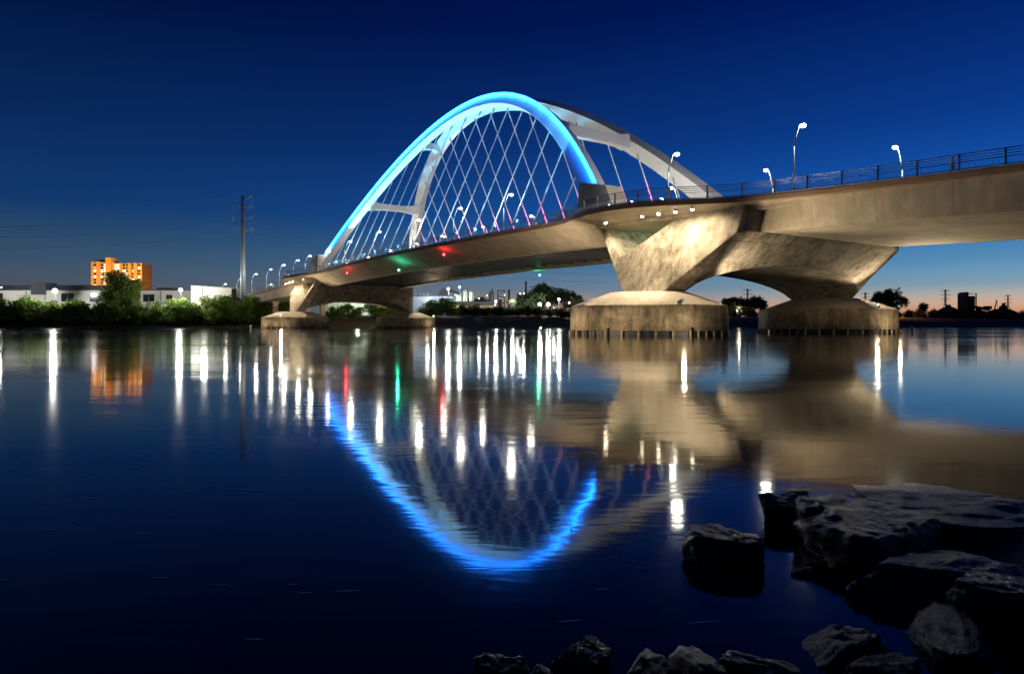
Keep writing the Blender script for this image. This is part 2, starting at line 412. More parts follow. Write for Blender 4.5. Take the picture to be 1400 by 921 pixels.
# ------------------------------------------------------------------ lights of the bridge, its own and added ones
lampc = (1.0, .97, .80)
def lamp_proto():
    r = empty('street_lamp')
    MB().tube([(0, 0, 0), (0, 0, .5), (0, 0, 4.35)], [.11, .10, .075], 8).build('pole', M['galv'], r, True)
    MB().box(-.2, .2, -.2, .2, 0, .06).tube([(0, 0, .06), (0, 0, .4)], .15, 8).build('base', M['galv'], r)
    MB().tube([(0, 0, 4.3), (0, .3, 5.3), (0, .75, 6.35), (0, 1.0, 6.55)], [.07, .06, .05, .045], 8).build('arm', M['galv'], r, True)
    h = MB().loft([[(x*k, 1.0+y, 6.52+z) for x in (-.16, .16) for _ in (0,)] + [(x*k, 1.0+y, 6.62+z) for x in (.16, -.16)] for y, k, z in ((-.1, .6, 0), (.2, 1, .02), (.7, .9, .05), (.85, .5, .06))]).build('head', M['galv'], r)
    MB().ball((0, 1.42, 6.50), .34, 10, 6, (.8, 1.0, .6)).build('lens', M['lamp'], h, True)
    return r
LP = lamp_proto(); used = [False]
def lamp(s, t_, din, label, group, power=28):
    o = LP if not used[0] else copy_tree(LP); used[0] = True
    o.location = W(s, t_+off(s), zt(s)); o.rotation_euler = (0, 0, PHI-PI/2 if din > 0 else PHI+PI/2)
    tag(o, label, 'street lamp', group)
    point('lamp_light', (0, 1.42, 6.1), power, lampc, .5, o)
for s in (84.5, 68.6, 34.1, 17.8, 1.0, -19.0, -37.2, -53.5, -69.6, -80.5, -93, -105, -119, -134, -150):
    lamp(s, -13.6, 1, 'street lamp with bent arm along the river-side walkway of the bridge', 'walkway lamps of the bridge')
for s in (85, 69, 53, 36.3, 17.4, -.3, -18, -33, -49, -65, -82, -98, -114, -131, -147):
    lamp(s, 4.6, -1, 'street lamp with bent arm along the median of the bridge roadway', 'median lamps of the bridge')

warm = (1.0, .79, .51)
def flood(name, s, t_, z, target, power, color, ang, label, mat, group, r=.18, vis=.02):
    o = empty(name, W(s, t_, z)); tag(o, label, 'floodlight', group)
    d = (W(*target)-W(s, t_, z)).normalized()
    MB().tube([-d*.30, Vector((0, 0, 0)), d*vis], [.12, .2, .22], 8, False).build('housing', M['steel_dark'], o)
    MB().ball((0, 0, 0), .19 if vis < .1 else .15, 10, 6).build('lens', mat, o, True)
    spot('beam', d*(vis+.12), d*5, power, color, ang, r, .7, o)
for sgn in (1, -1):
    nm = 'near the rocky bank' if sgn > 0 else 'by the wooded bank'
    # downlights in the overlook soffit, on both edges
    for q in (-1, 1):
        for s, pw in ((61.4, 140), (68.4, 105), (70.9, 560), (73.3, 120), (75.6, 135)):
            flood('soffit_light', sgn*s, q*(17.4 if s > 62 else 16.6), zt(s)-.95, (sgn*(s-1.0 if s > 62 else s+1), q*(15.4 if pw < 300 else 21.0), 4), pw, warm, 168 if pw < 300 else 66, 'small warm downlight under the overlook of the pier '+nm, M['flood'], 'overlook downlights')
        # added uplights on the plinth, put in to brighten girder sides and pier wall
        for s, tg, pw in ((61.8, (30, q*17.5, 12.4), 520), (76.4, (104, q*16.5, 11.2), 430), (77.0, (79, q*6.0, 10.5), 75)):
            flood('added_plinth_floodlight', sgn*s, {61.8: q*22.5, 76.4: q*20.0, 77.0: q*14.5}[s], {61.8: 3.6, 76.4: 3.35, 77.0: 3.4}[s], (sgn*tg[0], tg[1], tg[2]), pw, warm, 120, 'small added warm floodlight standing on the plinth of the pier '+nm, M['flood'], 'added plinth floodlights', .18, .36)
    for q in (-1, 1):
        for a in ((25, 62, 100, 138) if q < 0 else ((-6,) if sgn > 0 else (150,))):  # pile lamps added in the water to brighten the plinth walls
            c_, s_ = math.cos(R_(a)), math.sin(R_(a))
            o = empty('added_fender_light', W(sgn*(68.5+12.2*c_), q*(16.6+12.2*s_), 0)); tag(o, 'added short pile lamp washing the plinth wall of the pier '+nm, 'floodlight', 'added fender lights round the plinths')
            MB().tube([(0, 0, -1), (0, 0, .55)], .11, 6).build('pile', M['steel_dark'], o)
            d = (W(sgn*(68.5+9.2*c_), q*(16.6+9.2*s_), 1.6)-W(sgn*(68.5+12.2*c_), q*(16.6+12.2*s_), .7)).normalized()
            MB().tube([Vector((0, 0, .68))-d*.15, Vector((0, 0, .68))+d*.1], [.1, .14], 8).build('housing', M['steel_dark'], o)
            MB().ball(Vector((0, 0, .68))+d*.06, .09, 8, 5).build('lens', M['flood'], o)
            spot('beam', Vector((0, 0, .68))+d*.25, Vector((0, 0, .68))+d*5, 16, warm, 150, .1, .9, o)
    flood('vault_light', sgn*67.6, -5.5, 12.3, (sgn*60.3, -9, 11.3), 120, (.72, 1.0, .62), 165, 'greenish lamp inside the forked pier '+nm, M['coolflood'], 'pier vault lamps')
    # deck floodlights for the ribs
    for q in (-1, 1):
        for s in (63, 66.5, 70):
            flood('arch_floodlight', sgn*s, q*(TF-3.6), zt(s)+.5, (sgn*(s-43), q*4, 36), 44, (.70, .66, 1.0), 50, 'small cool floodlight at the foot of the arch above the pier '+nm, M['coolflood'], 'arch floodlights')
# low floodlights along the overlook railings, on the springing blocks
for sgn in (1, -1):
    for s in (65.2, 68.6, 72.0):
        flood('railing_floodlight', sgn*s, -(te(s)-1.0), zt(s)+.35, (sgn*59.5, -TF, 16.5), 20, (.9, .95, 1.0), 110, 'small white floodlight inside the overlook railing of the pier '+('near the rocky bank' if sgn > 0 else 'by the wooded bank'), M['coolflood'], 'railing floodlights')
# coloured lights for the hangers
for q in (-1, 1):
    for k in range(-7, 8):
        s = k*5.95; t_ = q*TF-3.2
        o = empty('hanger_light', W(s, t_, zt(s)+.15)); tag(o, 'small cyan uplight at the foot of a river-side hanger' if q < 0 else 'small pink uplight at the foot of a far-side hanger', 'uplight', 'hanger uplights river side' if q < 0 else 'hanger uplights far side')
        MB().tube([(0, 0, -.13), (0, 0, .05)], .12, 8).build('housing', M['steel_dark'], o)
        tg = W(s, q*TF*.82, zt(s)+9)-W(s, t_, zt(s)+.15)
        spot('beam', (0, 0, .12), tg, 1250, cyanl if q < 0 else pinkl, 30, .05, .5, o)
# navigation lights
def nav(s, t_, z, mat, c, label, drop=.5):
    o = empty('navigation_light', W(s, t_, z)); tag(o, label, 'navigation light')
    MB().tube([(0, 0, .12), (0, 0, .12+drop)], .04, 6).build('stem', M['steel_dark'], o)
    MB().tube([(0, 0, -.2), (0, 0, .12)], .13, 8).ball((0, 0, 0), .2, 10, 6).build('lens', mat, o, True)
    point('nav_glow', -N_*.35, 6 if c[0] > .5 else 9, c, .1, o)
nav(-30.1, -15.6, 13.0, M['redlens'], (1, .02, .04), 'red navigation light on the girder side towards the wooded bank')
nav(17.5, -15.3, 13.2, M['redlens'], (1, .02, .04), 'red navigation light on the girder side towards the rocky bank')
nav(-3.1, -14.6, 11.9, M['greenlens'], (.05, 1, .5), 'green navigation light hanging below the river-side girder at mid-span')
nav(9.2, 11.0, 11.2, M['greenlens'], (.05, 1, .5), 'green navigation light hanging below the far girder at mid-span')
# ------------------------------------------------------------------ person on the walkway
def person(loc, rz):
    J = {'pel': (0, 0, .92, .13), 'spine': (0, 0, 1.12, .14), 'chest': (0, -.01, 1.32, .165), 'neck': (0, 0, 1.47, .06), 'chin': (0, .03, 1.55, .07), 'head': (0, .02, 1.66, .10), 'crown': (0, .0, 1.75, .06)}
    E = [('pel', 'spine'), ('spine', 'chest'), ('chest', 'neck'), ('neck', 'chin'), ('chin', 'head'), ('head', 'crown')]
    for q, n in ((-1, 'l'), (1, 'r')):
        J.update({n+'hip': (q*.10, 0, .86, .10), n+'knee': (q*.12, .02*q, .48, .065), n+'ank': (q*.13, -.02, .09, .045), n+'toe': (q*.15, .14, .04, .04),
                  n+'sho': (q*.19, 0, 1.40, .075), n+'elb': (q*.28, -.03, 1.12, .052), n+'wri': (q*.25, .10, .90, .036), n+'palm': (q*.245, .14, .84, .032)})
        E += [('pel', n+'hip'), (n+'hip', n+'knee'), (n+'knee', n+'ank'), (n+'ank', n+'toe'), ('chest', n+'sho'), (n+'sho', n+'elb'), (n+'elb', n+'wri'), (n+'wri', n+'palm')]
        for k in range(4):
            a = q*.245+(k-1.5)*.02
            J[n+'f%d' % k] = (a, .17, .80, .010); J[n+'g%d' % k] = (a, .18, .765-.006*(k in (1, 2)), .009); E += [(n+'palm', n+'f%d' % k), (n+'f%d' % k, n+'g%d' % k)]
        J[n+'th'] = (q*.245-q*.045, .14, .82, .011); J[n+'ti'] = (q*.245-q*.055, .155, .79, .009); E += [(n+'palm', n+'th'), (n+'th', n+'ti')]
    ks = list(J); me = bpy.data.meshes.new('body'); me.from_pydata([J[k][:3] for k in ks], [(ks.index(a), ks.index(b)) for a, b in E], [])
    root = empty('person', loc, rz); tag(root, 'person in a white hooded coat standing behind the bridge railing', 'person')
    o = bpy.data.objects.new('body', me); col.objects.link(o); o.parent = root; me.materials.append(plain('white_coat_cloth', (.75, .74, .72), .9))
    sk = o.modifiers.new('skin', 'SKIN')
    for i, k in enumerate(ks):
        r = J[k][3]; me.skin_vertices[0].data[i].radius = (r, r*(.72 if k in ('chest', 'spine', 'pel') else 1)); me.skin_vertices[0].data[i].use_root = (k == 'pel')
    sk.use_smooth_shade = True
    sb = o.modifiers.new('sub', 'SUBSURF'); sb.levels = 1; sb.render_levels = 1
    rings = []
    for z, rx, ry, dy in ((.55, .27, .2, 0), (.8, .26, .2, 0), (1.05, .235, .18, 0), (1.3, .27, .17, 0), (1.42, .22, .13, 0), (1.5, .1, .09, 0)):
        rings.append([(rx*math.cos(2*PI*k/14), dy+ry*math.sin(2*PI*k/14), z+.012*math.sin(5*k)) for k in range(14)])
    MB().loft(rings, cap=False).build('coat', plain('white_coat', (.8, .79, .77), .9), root, True)
    MB().ball((0, -.01, 1.66), .135, 12, 8, (1, 1.02, 1.15)).build('hood', plain('white_hood', (.8, .79, .77), .9), root, True)
person(W(97.4, -11.9, zt(97.4)+.01), PHI+.4)
bpy.data.objects['person'].scale = (.86,)*3

# ------------------------------------------------------------------ foliage
def leaf_mat(name, c, c2):
    m, t, b = new_mat(name); b.inputs['Roughness'].default_value = .7; b.inputs['Specular IOR Level'].default_value = .2
    g = t.nodes.new('ShaderNodeNewGeometry'); r = t.nodes.new('ShaderNodeValToRGB'); t.links.new(g.outputs['Random Per Island'], r.inputs[0])
    r.color_ramp.elements[0].color = c+(1,); r.color_ramp.elements[1].color = c2+(1,)
    t.links.new(r.outputs[0], b.inputs['Base Color'])
    tr = t.nodes.new('ShaderNodeBsdfTranslucent'); ms = t.nodes.new('ShaderNodeMixShader'); ms.inputs[0].default_value = .45
    t.links.new(r.outputs[0], tr.inputs[0]); t.links.new(b.outputs[0], ms.inputs[1]); t.links.new(tr.outputs[0], ms.inputs[2]); t.links.new(ms.outputs[0], t.nodes['Material Output'].inputs['Surface'])
    return m
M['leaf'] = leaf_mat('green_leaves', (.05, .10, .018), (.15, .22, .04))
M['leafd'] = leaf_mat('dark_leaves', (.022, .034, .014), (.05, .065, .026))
M['bark'] = plain('bark', (.07, .05, .035), .95, 0, .4, 4)
def crown_mesh(name, seed, lobes, n, size, mat):
    rnd = random.Random(seed); m = MB()
    tot = sum(l[3]**2 for l in lobes)
    for cx, cy, cz, r, sq in lobes:
        for _ in range(int(n*r*r/tot)):
            d = Vector((rnd.gauss(0, 1), rnd.gauss(0, 1), rnd.gauss(0, 1))).normalized()
            f = rnd.random()**.45
            f *= .82+.38*noise.noise(d*1.7+Vector((seed*3.1+cx, cy, cz)))
            c = Vector((cx, cy, cz))+Vector((d.x*r, d.y*r, d.z*r*sq))*f
            if c.z < .05: continue
            a = Vector((rnd.gauss(0, 1), rnd.gauss(0, 1), rnd.gauss(0, .7))).normalized(); b = a.orthogonal().normalized()
            s = size*rnd.uniform(.6, 1.4)
            m.quad(c-a*s*.5, c+b*s*.32, c+a*s*.5, c-b*s*.32)
    return m.mesh(name, mat)
def limbs(h, seed, lobes, r0):
    rnd = random.Random(seed); m = MB()
    m.tube([(0, 0, -.6), (rnd.uniform(-.1, .1)*h*.3, 0, h*.35), (rnd.uniform(-.1, .1)*h*.4, rnd.uniform(-.05, .05)*h, h*.8)], [r0, r0*.75, r0*.25], 7)
    for cx, cy, cz, r, sq in lobes:
        m.tube([(0, 0, h*.22), (cx*.5, cy*.5, (h*.25+cz)*.5), (cx, cy, cz)], [r0*.5, r0*.35, r0*.12], 5)
    return m.mesh('trunk', M['bark'])
def kind(seed, h, spread, n, size, mat, low=True, nl=7):
    rnd = random.Random(seed); lobes = []
    for i in range(nl):
        a = 2*PI*i/nl+rnd.uniform(-.5, .5); k = rnd.uniform(.25, .75)
        lobes.append((spread*k*math.cos(a), spread*k*math.sin(a), h*rnd.uniform(.28 if low else .45, .8), spread*rnd.uniform(.38, .6), rnd.uniform(.7, 1.0)))
    lobes.append((0, 0, h*.78, spread*.5, .9))
    if low: lobes.append((0, 0, h*.3, spread*.8, .6))
    return crown_mesh('crown', seed, lobes, n, size, mat), limbs(h, seed, lobes, h*.028)
def plant(name, proto, loc, sc_, rz, label, cat, group=None):
    o = empty(name, loc, rz); o.scale = sc_ if isinstance(sc_, tuple) else (sc_,)*3
    inst('crown', proto[0], o); inst('trunk', proto[1], o); tag(o, label, cat, group); return o
rnd = random.Random(4)
SH = [kind(10+i, 5.2, 3.6, 2300, .42, M['leaf']) for i in range(5)]
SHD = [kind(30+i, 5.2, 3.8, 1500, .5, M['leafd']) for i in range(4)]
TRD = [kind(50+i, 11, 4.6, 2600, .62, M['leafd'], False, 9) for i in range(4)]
def gz(x, y): return ground_z(x, y)-.15
# shrubs along the left bank
x = -190
i = 0
while x < -76:
    d = shore(x)+rnd.uniform(3, 6); k = rnd.uniform(1.15, 1.75)
    plant('shrub', SH[i % 5], (x, d, gz(x, d)), (k, k, k*rnd.uniform(.85, 1.25)), rnd.uniform(0, 6), 'leafy green shrub in the riverside row below the warehouses', 'shrub', 'shrubs below the warehouses')
    x += rnd.uniform(2.6, 4.4); i += 1
x = -186
while x < -82:                                   # lower front row
    d = shore(x)+rnd.uniform(.8, 2.2); k = rnd.uniform(.35, .6)
    plant('low_shrub', SHD[i % 4], (x, d, gz(x, d)), (k*1.3, k*1.3, k), rnd.uniform(0, 6), 'low dark shrub at the water edge below the warehouses', 'shrub', 'low shrubs at the water edge')
    x += rnd.uniform(3, 5); i += 1
# the tall tree in front of the flats
TL = kind(77, 14.5, 6.0, 13000, .55, M['leaf'], False, 14)
p_ = px(167, 421, 242); plant('broadleaf_tree', TL, (p_.x, p_.y, 3.2), (1.12, 1.12, 1.22), .6, 'tall dense broadleaf tree rising above the warehouse roof', 'tree')
# shrubs between the far plinths and along the middle bank
for k, (xp, dd, sc_) in enumerate(((452, 243, .8), (463, 247, .75), (476, 241, 1.15), (490, 246, .7), (512, 243, 1.2), (524, 240, 1.3), (536, 245, 1.05), (592, 246, 1.35), (604, 250, 1.4), (616, 252, 1.2), (582, 244, 1.1))):
    X = (xp-700)/FPX*dd; plant('shrub', SH[k % 5], (X, max(dd, shore(X)+3), gz(X, max(dd, shore(X)+3))), sc_, k, 'leafy green shrub on the bank between the far plinths and the sheds', 'shrub', 'shrubs behind the far plinths')
for k in range(30):
    xp = 622+k*6.0+rnd.uniform(-2, 2); dd = 262+rnd.uniform(0, 10); X = (xp-700)/FPX*dd; Y = max(dd, shore(X)+2.5)
    plant('dark_shrub', SHD[k % 4], (X, Y, gz(X, Y)), rnd.uniform(.55, .95), k, 'dark shrub on the low bank below the lit factory', 'shrub', 'dark shrubs below the factory')
for k, (xp, dd, h) in enumerate(((706, 300, 9), (722, 310, 12.5), (733, 296, 11), (741, 320, 17.5), (752, 318, 15), (772, 330, 14.5), (783, 330, 12), (728, 330, 13), (790, 300, 9), (660, 380, 13), (651, 390, 12), (640, 390, 12))):
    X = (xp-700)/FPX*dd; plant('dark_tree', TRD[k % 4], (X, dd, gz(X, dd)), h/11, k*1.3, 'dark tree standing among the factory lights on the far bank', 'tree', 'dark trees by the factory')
# right bank wood
for k in range(62):
    xp = 985+k*8.2+rnd.uniform(-3, 3); dd = 335+rnd.uniform(0, 22)
    if 1046 < xp < 1200: continue
    X = (xp-700)/FPX*dd; Y = max(dd, shore(X)+3); h = rnd.uniform(5.0, 7.4)*(1.15 if xp < 1046 else .85)
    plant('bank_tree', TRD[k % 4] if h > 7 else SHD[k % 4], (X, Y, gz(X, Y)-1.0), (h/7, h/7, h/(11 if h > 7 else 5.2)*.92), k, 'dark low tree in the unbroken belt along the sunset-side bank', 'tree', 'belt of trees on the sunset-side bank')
for k, (xp, dd, h) in enumerate(((1003, 360, 12), (1013, 372, 12), (1030, 380, 13.5), (1040, 380, 12), (998, 350, 11))):
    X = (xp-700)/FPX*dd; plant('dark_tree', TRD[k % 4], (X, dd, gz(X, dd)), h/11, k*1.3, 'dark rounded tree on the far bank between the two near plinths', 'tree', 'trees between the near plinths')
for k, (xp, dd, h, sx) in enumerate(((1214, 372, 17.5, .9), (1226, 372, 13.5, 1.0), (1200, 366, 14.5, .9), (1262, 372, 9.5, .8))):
    X = (xp-700)/FPX*dd; plant('dark_tree', TRD[k % 4], (X, dd, gz(X, dd)), (h/11*sx, h/11*sx, h/11), k*1.3, 'dark broad tree standing out above the tree belt beside the far plinth', 'tree', 'tall trees by the orange lamp')

# ------------------------------------------------------------------ left bank buildings
M['wwall'] = plain('white_render', (.50, .485, .455), .8, 0, .06, .3)
M['roof'] = plain('dark_roof_sheet', (.035, .04, .055), .6)
M['darkglass'] = plain('dark_window', (.02, .025, .035), .15, 0, .3, .5, .6)
M['frame'] = plain('grey_frame', (.25, .24, .22), .5)
M['brickor'] = plain('ochre_brick', (.52, .26, .075), .85, 0, .1, .4)
M['litwin'] = emit('lit_window', (1.0, .9, .68), 2.4)
M['dimwin'] = emit('dim_lit_window', (1.0, .75, .4), .5)
M['yellowwin'] = emit('shop_glow', (1.0, .62, .16), 1.1)
def block(parent, name, mat, x0, x1, y0, y1, z0, z1, bevel=.0): return MB().box(x0, x1, y0, y1, z0, z1).build(name, mat, parent, bevel=bevel)
def window(parent, x0, x1, z0, z1, yf, mat, mull=2):
    w_ = MB().box(x0-.12, x1+.12, yf-.10, yf+.25, z0-.12, z0).box(x0-.12, x1+.12, yf-.10, yf+.25, z1, z1+.12).box(x0-.12, x0, yf-.10, yf+.25, z0, z1).box(x1, x1+.12, yf-.10, yf+.25, z0, z1)
    for k in range(1, mull): xx = x0+(x1-x0)*k/mull; w_.box(xx-.05, xx+.05, yf-.08, yf+.25, z0, z1)
    o = w_.build('window', M['frame'], parent)
    block(o, 'pane', mat, x0, x1, yf-.03, yf+.2, z0, z1); return o
def facade(d): return lambda xp, yp: ((xp-700)/FPX*d, CAMZ+(HOR-yp)/FPX*d)
# the long white warehouse
D = 252; F = facade(D)
b = empty('warehouse', (0, 0, 0)); tag(b, 'long low white warehouse with dark upper storey behind the shrubs', 'warehouse')
X0, Z1 = F(-60, 397); X1, _ = F(252, 397)
block(b, 'wall', M['wwall'], X0, X1, D, D+28, 2, Z1)
xa, za = F(-60, 389); xb, _ = F(130, 389); block(b, 'upper_storey', M['roof'], xa, xb+3, D+3, D+24, Z1+.003, za)
xa, za = F(43, 386); xb, _ = F(63, 386); block(b, 'roof_house', M['roof'], xa, xb, D-.3, D+6, Z1-1.5, za)
xa, za = F(203, 392); xb, _ = F(226, 392); block(b, 'roof_unit', M['roof'], xa, xb, D+6, D+10, Z1+.003, za)
for a0, a1, c0, c1, mt in ((84, 101, 401, 412, 'darkglass'), (123, 139, 401, 412, 'darkglass'), (196, 211, 402.5, 412, 'darkglass'), (227.5, 235.5, 403, 412, 'darkglass'), (-20, 4, 401, 413, 'darkglass')):
    xa, zb = F(a0, c0); xb, zc = F(a1, c1); window(b, xa, xb, zc, zb, D, M[mt])
for xp in (36, 62, 220, 190): xa, _ = F(xp, 400); block(b, 'pilaster', M['frame'], xa-.2, xa+.2, D-.22, D+.1, 2, Z1-.2)
xa, za = F(-60, 397); block(b, 'parapet', M['roof'], X0-.2, X1+.2, D-.15, D+.3, Z1+.002, Z1+.4)
# the taller white shed in front of the viaduct
D2 = 236; F2 = facade(D2)
b = empty('white_shed', (0, 0, 0)); tag(b, 'taller plain white shed beside the bridge viaduct', 'shed')
xa, za = F2(250, 389.5); xb, zb = F2(304, 392); m = MB()
m.loft([[(xa, y, 2), (xb, y, 2), (xb, y, zb), (xa, y, za)] for y in (D2+6, D2+15)]).build('wall', M['wwall'], b)
MB().loft([[(xa-.2, y, za+.003), (xb+.2, y, zb+.003), (xb+.2, y, zb+.25), (xa-.2, y, za+.25)] for y in (D2+5.8, D2+15.2)]).build('parapet', M['roof'], b)
block(b, 'stair_box', M['roof'], xb+.003, xb+1.6, D2+8, D2+12, 4, zb-.2)
MB().tube([(xa+4, D2+5.85, 3), (xa+4, D2+5.85, za-.5)], .09, 6).build('downpipe', M['frame'], b)
def lit_lamp(name, loc, power, label, rad=.5, c=(.95, 1, .92), mat='lamp', group=None, pole=6):
    o = empty(name, (loc.x, loc.y, loc.z-pole)); tag(o, label, 'yard lamp', group)
    MB().tube([(0, 0, 0), (0, 0, pole)], [.12, .07], 6).build('mast', M['steel_dark'], o)
    MB().ball((0, -.3, pole), rad, 12, 8).build('lens', M[mat], o, True)
    point('glow', (0, -1.4, pole), power, c, .7, o)
# wall lights of the warehouses
def wall_light(loc, power, label, c=(1, .98, .88), rad=.45):
    o = empty('wall_light', loc); tag(o, label, 'wall light')
    MB().box(-.25, .25, .1, .5, -.05, .35).build('housing', M['steel_dark'], o)
    MB().ball((0, -.1, 0), rad, 12, 8).build('lens', M['lamp'], o, True)
    point('glow', (0, -1.7, .4), power, c, 1.0, o)
    return o
lit_lamp('yard_lamp', px(76, 397.5, 242), 620, 'glaring white yard lamp between the shrubs and the warehouse by the dark roof house', .8, (1, .98, .88), pole=6)
lit_lamp('yard_lamp', px(247.5, 396.5, 238), 480, 'white yard lamp at the corner of the taller white shed', .62, (1, .98, .88), pole=6)
wall_light(px(282, 393, 236), 60, 'small white light on the roof edge of the taller white shed', rad=.2)
wall_light(px(2, 393, 246), 80, 'white wall light on the warehouse end beyond the shrubs', rad=.2)
# ochre block of flats
D3 = 640; F3 = facade(D3)
b = empty('apartment_block', (0, 0, 0)); tag(b, 'ochre high-rise block of flats with rows of lit windows', 'building')
def fb(name, mat, a0, a1, c0, c1, y0, y1):
    xa, zb = F3(a0, c0); xb, za = F3(a1, c1); return block(b, name, mat, xa, xb, D3+y0, D3+y1, za, zb)
GB = 420
fb('wall', M['brickor'], 122.5, 153, 358, GB, 3, 22); fb('wall', M['brickor'], 151, 191, 359.5, GB, 5, 22)
fb('stair_tower', M['brickor'], 144, 151.5, 352, GB, 0, 10)
fb('roof_house', M['brickor'], 128, 140, 354.5, 357.9, 6, 14)
fb('brick_pier', M['brickor'], 123, 125.5, 357.2, GB, 1.5, 3.1); fb('brick_pier', M['brickor'], 130, 135, 357.2, GB, 1.5, 3.1)
fb('brick_pier', M['brickor'], 160, 163, 359, GB, 3.5, 5.1); fb('brick_pier', M['brickor'], 172, 176, 359, GB, 3.5, 5.1); fb('brick_pier', M['brickor'], 180, 184.5, 359, GB, 3.5, 5.1); fb('brick_pier', M['brickor'], 189, 191.3, 359, GB, 3.5, 5.1)
rr = random.Random(9)
for xw0, xw1, yf, prob in ((126, 129.5, 2.9, .45), (135.6, 138.2, 2.9, .25), (140.2, 143.6, 2.9, 1.0), (152, 154.8, 4.9, .9), (155.8, 159.4, 4.9, .3), (164, 167.2, 4.9, .3), (168.6, 171.6, 4.9, .45), (176.6, 179.5, 4.9, .25), (185.1, 188.5, 4.9, .35)):
    for k in range(13):
        y0 = 360.6+k*4.05
        lit = rr.random()
        fb('window', M['litwin'] if lit < prob*.75 else (M['dimwin'] if lit < prob else M['darkglass']), xw0, xw1, y0, y0+2.5, yf-.25, yf+.2)
        if prob < 1: fb('balcony', M['frame'], xw0-.2, xw1+.2, y0+2.6, y0+3.0, yf-1.0, yf+.15)
p0 = F3(144.5, 352); MB().tube([(p0[0], D3+2, p0[1]), (p0[0], D3+2, p0[1]+4.5)], .12, 5).build('mast', M['steel_dark'], b)
for k, xp in enumerate((128, 150, 178)):
    q_ = px(xp, 425, 585); o = empty('sodium_floodlight', q_); tag(o, 'orange floodlight on the ground in front of the ochre flats', 'floodlight', 'sodium floodlights by the flats')
    MB().box(-.5, .5, -.4, .4, -1.2, .0).build('housing', M['steel_dark'], o); MB().box(-.4, .4, -.3, .3, .003, .1).build('lens', M['flood'], o)
    spot('beam', (0, 0, .3), px(xp, 372, 640)-q_, 9500, (1.0, .58, .22), 100, .5, .5, o)

# ------------------------------------------------------------------ utility pole with wires
D4 = 240
p_ = px(332, 420, D4)
b = empty('utility_pole', (p_.x, D4, 1.5)); tag(b, 'tall grey steel utility pole with bracket arms above the shrubs', 'utility pole')
top = CAMZ+(HOR-268)/FPX*D4-1.5
MB().tube([(0, 0, -1), (0, 0, top*.5), (0, 0, top)], [1.02, .78, .5], 14).build('shaft', M['galv'], b, True)
ends = []
for yp, L_, sgns in ((268, 3.2, (1,)), (281, 3.6, (1, -1)), (296, 3.6, (1, -1)), (312, 3.6, (1, -1))):
    z = CAMZ+(HOR-yp)/FPX*D4-1.5
    for sg in sgns:
        a = Vector((0, 0, z-(1.6 if sg > 0 else .2))); e_ = Vector((sg*L_, -.3*sg, z+(.2 if sg > 0 else 0)))
        MB().bar(a, e_, .26, .3).build('bracket', M['galv'], b)
        MB().tube([e_, e_-Vector((0, 0, 1.9))], [.11, .11], 6).build('insulator', M['frame'], b)
        ends.append(Vector((p_.x, D4, 1.5))+e_-Vector((0, 0, 1.9 if yp > 270 else 0)))
for k, e_ in enumerate(ends):
    for tgt, sag in ((e_+Vector((-150, 25, -1)), 3.0), (e_+Vector((150, 145, -8)), 4.5)):
        pts = [e_.lerp(tgt, i/14)-Vector((0, 0, sag*4*(i/14)*(1-i/14))) for i in range(15)]
        MB().tube([v-Vector((p_.x, D4, 1.5)) for v in pts], .028, 4, False).build('wire', M['steel_dark'], b)

# ------------------------------------------------------------------ sheds and factory on the middle bank
M['paleg'] = plain('pale_green_sheet', (.55, .62, .50), .7, 0, .08, .3)
M['greyb'] = plain('grey_blue_sheet', (.25, .29, .38), .7, 0, .08, .3)
M['rust'] = plain('dark_rusty_steel', (.10, .085, .075), .8, 0, .4, .8)
D5 = 292; F5 = facade(D5)
b = empty('green_shed', (0, 0, 0)); tag(b, 'pale green sheet-metal shed behind the far pier opening', 'shed')
xa, za = F5(425, 411); xb, _ = F5(560, 411); block(b, 'wall', M['paleg'], xa, xb, D5, D5+20, 2, za)
for k in range(9): xx = xa+(xb-xa)*(k+.5)/9; block(b, 'rib_post', M['frame'], xx-.12, xx+.12, D5-.2, D5+.1, 2, za-.3)
block(b, 'roof', M['roof'], xa-.3, xb+.3, D5-.4, D5+20.4, za+.003, za+.5)
xc, zc = F5(432, 425); block(b, 'door', M['greyb'], xc-2.2, xc+2.2, D5-.12, D5+.1, 3, zc+2.5)
lit_lamp('yard_lamp', px(490, 408, 284), 260, 'white yard lamp in front of the pale green shed', .3, (.9, 1, .8))
D6 = 300; F6 = facade(D6)
b = empty('grey_shed', (0, 0, 0)); tag(b, 'flat-roofed grey-blue shed beyond the far plinth', 'shed')
xa, za = F6(562, 405); xb, _ = F6(619, 405); block(b, 'wall', M['greyb'], xa, xb, D6, D6+18, 2, za); block(b, 'roof', M['roof'], xa-.2, xb+.2, D6-.2, D6+18.2, za+.003, za+.45)
for xp in (566, 572, 577, 583): xx, _ = F6(xp, 404); block(b, 'roof_vent', M['galv'], xx-.5, xx+.5, D6+4, D6+5, za+.4, za+1.4)
b = empty('conveyor_house', (0, 0, 0)); tag(b, 'dark sloping conveyor house above the grey-blue shed', 'conveyor')
xa, za = F6(594, 404); xb, zb = F6(603, 393); xc, _ = F6(611, 393)
MB().loft([[(xa, y, za), (xb, y, zb), (xc, y, zb), (xc, y, za)] for y in (D6+6, D6+12)]).build('housing', M['roof'], b)
MB().bar((xc, D6+9, zb-.6), (xc+5, D6+9, zb-2.4), 1.2, 1.2).build('chute', M['roof'], b)
D7 = 330; F7 = facade(D7)
